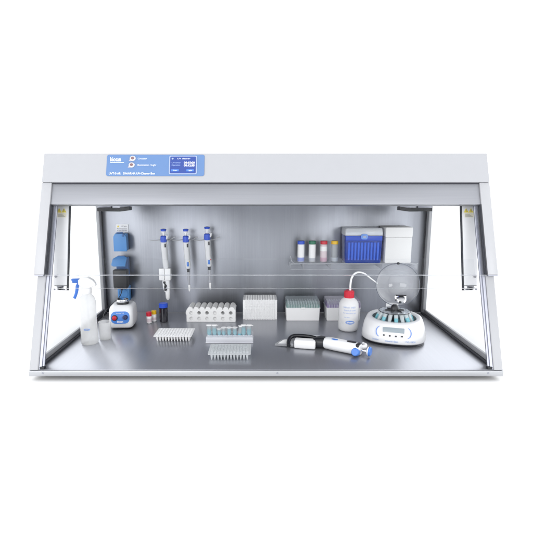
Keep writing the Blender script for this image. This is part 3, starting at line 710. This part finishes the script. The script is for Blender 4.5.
b = MB(); b.prism(rrect(.024, .017, .006, 6, 0, .087), -dp/2-.0070, -dp/2-.0024, axis='y', bev=.0006); cl = b.build('clasp', plastic('clasp_blue', (.16, .33, .80), .3), BB)
b = MB(); b.prism(rrect(.012, .007, .003, 6, 0, .087), -dp/2-.0085, -dp/2-.0072, axis='y'); b.build('clasp_button', SCRFRAME, cl)
# white box
WBX = thing('white_storage_box', 'plain white storage box with a tall lid, at the right end of the shelf', 'storage box', (.4800, .5140, SZ+.0003))
b = MB(); b.box(-.0470, .0470, -.040, .040, .0003, .0930, bev=.003); b.build('body', OFFWHITE, WBX)
b = MB(); b.box(-.0482, .0482, -.0415, .0415, .0935, .1290, bev=.003); b.build('lid', OFFWHITE, WBX)

# ------------------------------------------------------------------ mini centrifuge
CF = thing('mini_centrifuge', 'white oval mini centrifuge with grey display and its clear round lid standing open', 'centrifuge', (.4130, .2680, 0), R(-17))
def egg(w, f, bk, z, oy=0, n=56, p=2.6, tz=0):
    L = []
    for k in range(n):
        a = 2*PI*k/n; c_, s_ = math.cos(a), math.sin(a)
        x = w*math.copysign(abs(c_)**(2/p), c_); y = (bk if s_ > 0 else f)*math.copysign(abs(s_)**(2/p), s_)
        L.append((x, y+oy, z + tz*(y)))
    return L
b = MB(); b.loft([egg(.094, .093, .088, .0005, 0), egg(.097, .096, .090, .0075, 0)]); b.build('base', BLACK, CF)
BR, BY = .0730, .010
b = MB()
hole = [(BR*math.cos(2*PI*k/56), BY+BR*.90*math.sin(2*PI*k/56), .0690+.055*BR*.9*math.sin(2*PI*k/56)) for k in range(56)]
hole2 = [((BR-.005)*math.cos(2*PI*k/56), BY+(BR-.005)*.90*math.sin(2*PI*k/56), .0640+.055*BR*.9*math.sin(2*PI*k/56)) for k in range(56)]
hole3 = [((BR-.007)*math.cos(2*PI*k/56), BY+(BR-.007)*.90*math.sin(2*PI*k/56), .045) for k in range(56)]
b.loft([egg(.097, .097, .091, .0078), egg(.0990, .1000, .093, .012), egg(.0965, .0968, .092, .028), egg(.0935, .0900, .089, .045), egg(.0870, .0740+.006, .084, .062, .001, p=2.4), egg(.0840, .0730, .081, .0672, .002, p=2.3, tz=.045), egg(.0800, .0695, .078, .0692, .003, p=2.2, tz=.055), hole, hole2], cap0=True, cap1=False)
b.build('housing', WHITE2, CF, angle=60)
b = MB(); b.loft([hole2, hole3], cap0=False, cap1=True); b.build('bowl', GREYROT, CF)
# sloping control face details (front at local -y). place on face plane
Mf = T(-.004, -.0985+.008, .040) @ RX(-29)
FMat = clear
b = MB(); b.prism(rrect(.062, .0145, .0015, cx=.004, cy=.010), -.0035, .012, M=Mf, axis='y', bev=.0005); dsp = b.build('display', LCD, CF)
b = MB()
for k in range(4): b.lathe([(.0025, 0), (.0025, .0022), (.0018, .0030), (0, .0030)], 16, Mf @ T(-.0235+.0175*k, -.0026+.0004*abs(k-1.5), -.0075-.0010*(1.5-abs(k-1.5))) @ RX(90))
b.build('keys', BLACK, CF)
for s in (-1, 1):
    pts = [(.004+s*(.038+.013*math.cos(R(a))), -.0015+.0035*abs(math.cos(R(a)))*1.0+.0010, .004+.0165*math.sin(R(a))) for a in range(-75, 80, 8)]
    b = MB(); b.tube(pts, [.0003+.0010*math.cos(R(a)) for a in range(-75, 80, 8)], 8, M=Mf); b.build('blue_arc', plastic('arc_blue', (.16, .32, .80), .4), CF)
text('lettering', 'biosan', .0080, T(-.052, -.0955, .0175) @ RZ(-12) @ STAND, TXTBL, CF, 'CENTER')
text('lettering', 'Combi-Spin', .0080, T(-.004, -.1000, .0155) @ STAND, TXTBL, CF, 'CENTER')
text('lettering', 'FVL-2400', .0075, T(.050, -.0968, .0175) @ RZ(11) @ STAND, TXTBL, CF, 'CENTER')
# rotor
RT = MB(); RT.lathe([(.0130, .050), (.0130, .0880), (.0100, .098), (.0060, .1025), (0, .1030)], 28, T(0, BY, .003))
for k in range(6):
    a = 2*PI*k/6+.3; RT.cyl((.006*math.cos(a), BY+.006*math.sin(a), .089), (.030*math.cos(a), BY+.030*math.sin(a), .0865), .0036, .0024, 10)
rt = RT.build('rotor', BLACK, CF)
b = MB(); b.lathe([(.0105, .0835), (.0460, .0835), (.0478, .0850), (.0460, .0865), (.0105, .0865)], 48, T(0, BY, 0)); b.lathe([(.0478, .0836), (.0490, .0850), (.0478, .0864)], 48, T(0, BY, 0), cap=False); b.build('rotor_disc', clear('disc_clear', (.93, .95, .97), 1, .1, .35, (.86, .88, .92)), rt)
b = MB()
ringp = [(.0487*math.cos(2*PI*k/48), BY+.0487*math.sin(2*PI*k/48), .0850) for k in range(49)]
b.tube(ringp, .0010, 8, cap=False); b.build('rim', BLACK, rt)
for k in range(16):
    a = 2*PI*k/16+.13; ca, sa = math.cos(a), math.sin(a)
    p0 = (.0415*ca, BY+.0415*sa, .0830); p1 = (.0600*ca, BY+.0600*sa, .0500)
    b = MB(); b.cyl(p0, p1, .0066, .0048, 14); o = b.build('spin_tube', clear('spin_tube_milky', (.88, .94, .96), 1, .1, .70, (.95, .99, 1.0)), rt)
    if k % 2 == 0:
        q = [p0[i]+(p1[i]-p0[i])*.35 for i in range(3)]; q2 = [p0[i]+(p1[i]-p0[i])*.9 for i in range(3)]
        b = MB(); b.cyl(q, q2, .0066, .0054, 14); b.build('liquid', TEAL, o)
for a in (250, 300, 340):
    b = MB(); b.box(-.0016, .0016, -.0012, .0012, -.012, .0, M=T(.046*math.cos(R(a)), BY+.046*math.sin(R(a)), .085), bev=.0004); b.build('slot', BLACK, rt)
# open lid : clear dome standing upright behind the rotor
LM = T(.0065, .072, .1580) @ RZ(10) @ RX(-8)
lid = MB()
LR = .0695
prof = [(LR, 0), (LR*.985, .010), (LR*.93, .024), (LR*.82, .037), (LR*.62, .050), (LR*.35, .058), (0, .061)]
lid.lathe(prof, 56, LM @ RX(-90), cap=False)
ld = lid.build('lid', clear('dome_clear', (.998, .998, 1), 1, .04, .15, (1, 1, 1), ior=1.5, tl_mix=.1), CF, angle=80)
b = MB(); b.tube([tuple(LM @ Vector(((LR+.0005)*math.cos(2*PI*k/64), 0, (LR+.0005)*math.sin(2*PI*k/64)))) for k in range(65)], .0012, 8, cap=False); b.build('lid_rim', clear('rim_clear', (.55, .58, .64), 1, .08, .35, (.42, .44, .50)), ld)
b = MB(); b.lathe([(.0042, -.002), (.0042, .005), (.0030, .007), (0, .007)], 20, LM @ T(0, .002, LR+.0005) @ RX(90)); b.build('lid_knob', BLACK, ld)
b = MB(); b.box(-.014, .014, -.004, .006, -.008, .006, M=LM @ T(.010, .004, -LR+.026) @ Matrix.Scale(1.35, 4), bev=.002); b.lathe([(.014, 0), (.016, .004), (.011, .009), (0, .010)], 20, LM @ T(.012, -.001, -LR+.020) @ RX(60)); b.build('lid_latch', CHROME, ld)
b = MB(); b.box(-.017, .017, -.001, .003, .005, .0085, M=LM @ T(.010, -.006, -LR+.028)); b.build('latch_slot', BLACK, ld)
b = MB(); b.box(-.028, .012, .066, .080, .066, .094, bev=.003); b.build('hinge_block', WHITE2, CF)

# ------------------------------------------------------------------ multichannel pipette lying on the worktop
# local x runs from the tip end (left) to the push button (right)
MP = thing('multichannel_pipette', 'large white and black multichannel pipette lying on its side in the middle of the worktop', 'pipette', (.1800, .1640, 0), R(-33)); MP.scale = (1.06, 1.06, 1.06)
def sect(w, h, x, zc, yc=0, r=.45): return [(x, yc+a_, zc+b_) for a_, b_ in rrect(w, h, min(w, h)*r, 5)]
b = MB(); b.loft([sect(.030, .026, -.004, .0175), sect(.037, .031, .004, .0175), sect(.0385, .033, .030, .0175), sect(.037, .032, .060, .0172), sect(.036, .032, .085, .0170), sect(.036, .031, .098, .0168), sect(.030, .025, .104, .0165)]); b.build('handle', WHITE2, MP, angle=60)
b = MB(); b.lathe([(.0062, 0), (.0062, .0006), (0, .0006)], 24, T(.030, -.006, .0336) @ Matrix.Diagonal((1.5, .8, 1, 1))); b.build('logo', LOGO, MP)
b = MB(); b.prism(rrect(.026, .013, .005, cx=.076, cy=.002), .0300, .0342, axis='z', bev=.0008); b.build('display_window', BLACK, MP)
b = MB(); b.prism(rrect(.008, .022, .0035, cx=.0975, cy=-.004), .0220, .0336, axis='z', bev=.001); b.build('side_window', BLACK, MP)
b = MB(); b.tube(bez([(.098, .012, .018), (.107, .020, .020), (.104, .030, .022), (.096, .036, .023)], 6), [.0065]*6+[.0055]*7+[.0035]*6, 12); b.build('finger_hook', WHITE2, MP)
b = MB(); b.lathe([(.0098, -.008), (.0108, -.006), (.0108, .007), (.0090, .009)], 12, T(.0960, -.0170, .0135) @ RX(70)); b.build('volume_dial', MIDBLUE, MP, angle=20)
b = MB(); b.cyl((.103, 0, .0155), (.124, 0, .0160), .0035, .0035, 14); b.build('plunger_rod', CHROME, MP)
b = MB(); b.lathe([(.006, 0), (.0125, .004), (.0125, .0065)], 26, T(.1200, 0, .0165) @ RY(90)); pb = b.build('push_button', WHITE, MP)
b = MB(); b.lathe([(.0128, .0066), (.0128, .0090), (.0105, .0115), (0, .0120)], 26, T(.1200, 0, .0165) @ RY(90)); b.build('button_cap', MIDBLUE, pb)
# black hub
b = MB(); b.loft([sect(.032, .028, .003, .0170), sect(.040, .031, -.008, .0165), sect(.044, .030, -.020, .0160), sect(.040, .026, -.032, .0145)]); b.build('hub', BLACK, MP, angle=50)
o = MP
# manifold group, turned to the left of the handle
MM = T(-.026, .004, 0) @ RZ(180+21)   # new +x points away from the handle
b = MB()
b.tube(bez([MM @ Vector(p) for p in ((-.004, -.010, .016), (.016, -.0170, .020), (.046, -.0200, .021), (.070, -.0180, .020), (.080, -.004, .018), (.082, .016, .013), (.079, .034, .008))], 7), .0055, 10)
b.box(.000, .0660, -.0150, .0050, .003, .0185, M=MM, bev=.003); b.build('frame_bow', BLACK, MP, angle=50)
b = MB(); b.box(.004, .064, .006, .036, .0008, .0250, M=MM, bev=.005, seg=3); b.build('channel_block', WHITE, MP)
b = MB(); b.box(-.008, .056, -.0400, -.0260, .0060, .0200, M=MM, bev=.003); b.build('ejector_bar', plastic('ejector_grey_white', (.72, .73, .77), .35), MP)
b = MB(); b.loft([[MM @ Vector(q) for q in ((.066, -.026, .004), (.066, .030, .004), (.066, .030, .013), (.066, -.026, .013))],
                  [MM @ Vector(q) for q in ((.108, -.012, .002), (.120, .026, .002), (.120, .026, .007), (.108, -.012, .007))]]); tg = b.build('tip_guard', clear('guard_grey', (.8, .82, .85), 1, .1, .72, (.62, .63, .66)), MP)
b = MB()
for k in range(8): 
    y0 = -.022+.0068*k; b.cyl(MM @ Vector((.068, y0, .0105)), MM @ Vector((.102+.0012*k, -.008+.0042*k, .0075)), .0022, .0012, 8)
b.build('channel_nozzles', WHITE, MP)

# ------------------------------------------------------------------ camera
cam = bpy.data.cameras.new('camera'); co = bpy.data.objects.new('camera', cam); COL.objects.link(co)
FPX = 447.75
cam.sensor_width = 36; cam.lens = 36*FPX/533; cam.clip_end = 500; cam.clip_start = .01
cam.shift_x = (266.5-259.2)/533
co.location = (-.018, -1.114, .469); co.rotation_euler = (PI/2-.171, 0, 0)
scene.camera = co

# ------------------------------------------------------------------ light : white studio, softboxes
w = bpy.data.worlds.new('World'); scene.world = w; w.use_nodes = True
nt = w.node_tree; nt.nodes.clear()
out = nt.nodes.new('ShaderNodeOutputWorld'); bg = nt.nodes.new('ShaderNodeBackground')
tc = nt.nodes.new('ShaderNodeTexCoord'); sp = nt.nodes.new('ShaderNodeSeparateXYZ'); nt.links.new(tc.outputs['Generated'], sp.inputs[0])
def mr(src, a, b_, c, d_, smooth=True):
    n = nt.nodes.new('ShaderNodeMapRange'); n.interpolation_type = 'SMOOTHSTEP' if smooth else 'LINEAR'
    for k, v in (('From Min', a), ('From Max', b_), ('To Min', c), ('To Max', d_)): n.inputs[k].default_value = v
    nt.links.new(src, n.inputs['Value']); return n.outputs['Result']
FRONT, BACK, UP = .62, 1.5, 1.05
back = mr(sp.outputs['Y'], -.25, .15, FRONT, BACK)
up = mr(sp.outputs['Z'], .10, .40, 0, UP)
ax = nt.nodes.new('ShaderNodeMath'); ax.operation = 'ABSOLUTE'; nt.links.new(sp.outputs['X'], ax.inputs[0])
dn = mr(sp.outputs['Z'], .60, .88, 0, -.85)
side = mr(ax.outputs[0], .45, .85, 0, .35)
a1 = nt.nodes.new('ShaderNodeMath'); nt.links.new(back, a1.inputs[0]); nt.links.new(up, a1.inputs[1])
a3 = nt.nodes.new('ShaderNodeMath'); nt.links.new(a1.outputs[0], a3.inputs[0]); nt.links.new(dn, a3.inputs[1])
a2 = nt.nodes.new('ShaderNodeMath'); nt.links.new(a3.outputs[0], a2.inputs[0]); nt.links.new(side, a2.inputs[1])
nt.links.new(a2.outputs[0], bg.inputs['Strength']); bg.inputs['Color'].default_value = (.965, .98, 1.0, 1)
nt.links.new(bg.outputs[0], out.inputs[0])
def area(name, loc, target, size, power, col=(1, 1, 1)):
    l = bpy.data.lights.new(name, 'AREA'); l.shape = 'RECTANGLE'; l.size, l.size_y = size; l.energy = power; l.color = col
    o = bpy.data.objects.new(name, l); COL.objects.link(o); o.location = loc
    o.rotation_euler = (Vector(target)-Vector(loc)).to_track_quat('-Z', 'Y').to_euler(); return o
area('softbox_key', (-1.5, -2.2, .75), (0, .35, .15), (2.0, .9), 25)
area('softbox_fill', (1.6, -2.2, .70), (0, .35, .15), (1.2, .6), 15)

# ------------------------------------------------------------------ render settings
scene.view_settings.view_transform = 'Standard'; scene.view_settings.look = 'None'; scene.view_settings.exposure = 0; scene.view_settings.gamma = 1
scene.render.engine = 'CYCLES'
cy = scene.cycles
cy.use_denoising = True; cy.max_bounces = 12; cy.transparent_max_bounces = 32; cy.diffuse_bounces = 4; cy.glossy_bounces = 5; cy.sample_clamp_indirect = 4
cy.caustics_reflective = False; cy.caustics_refractive = False
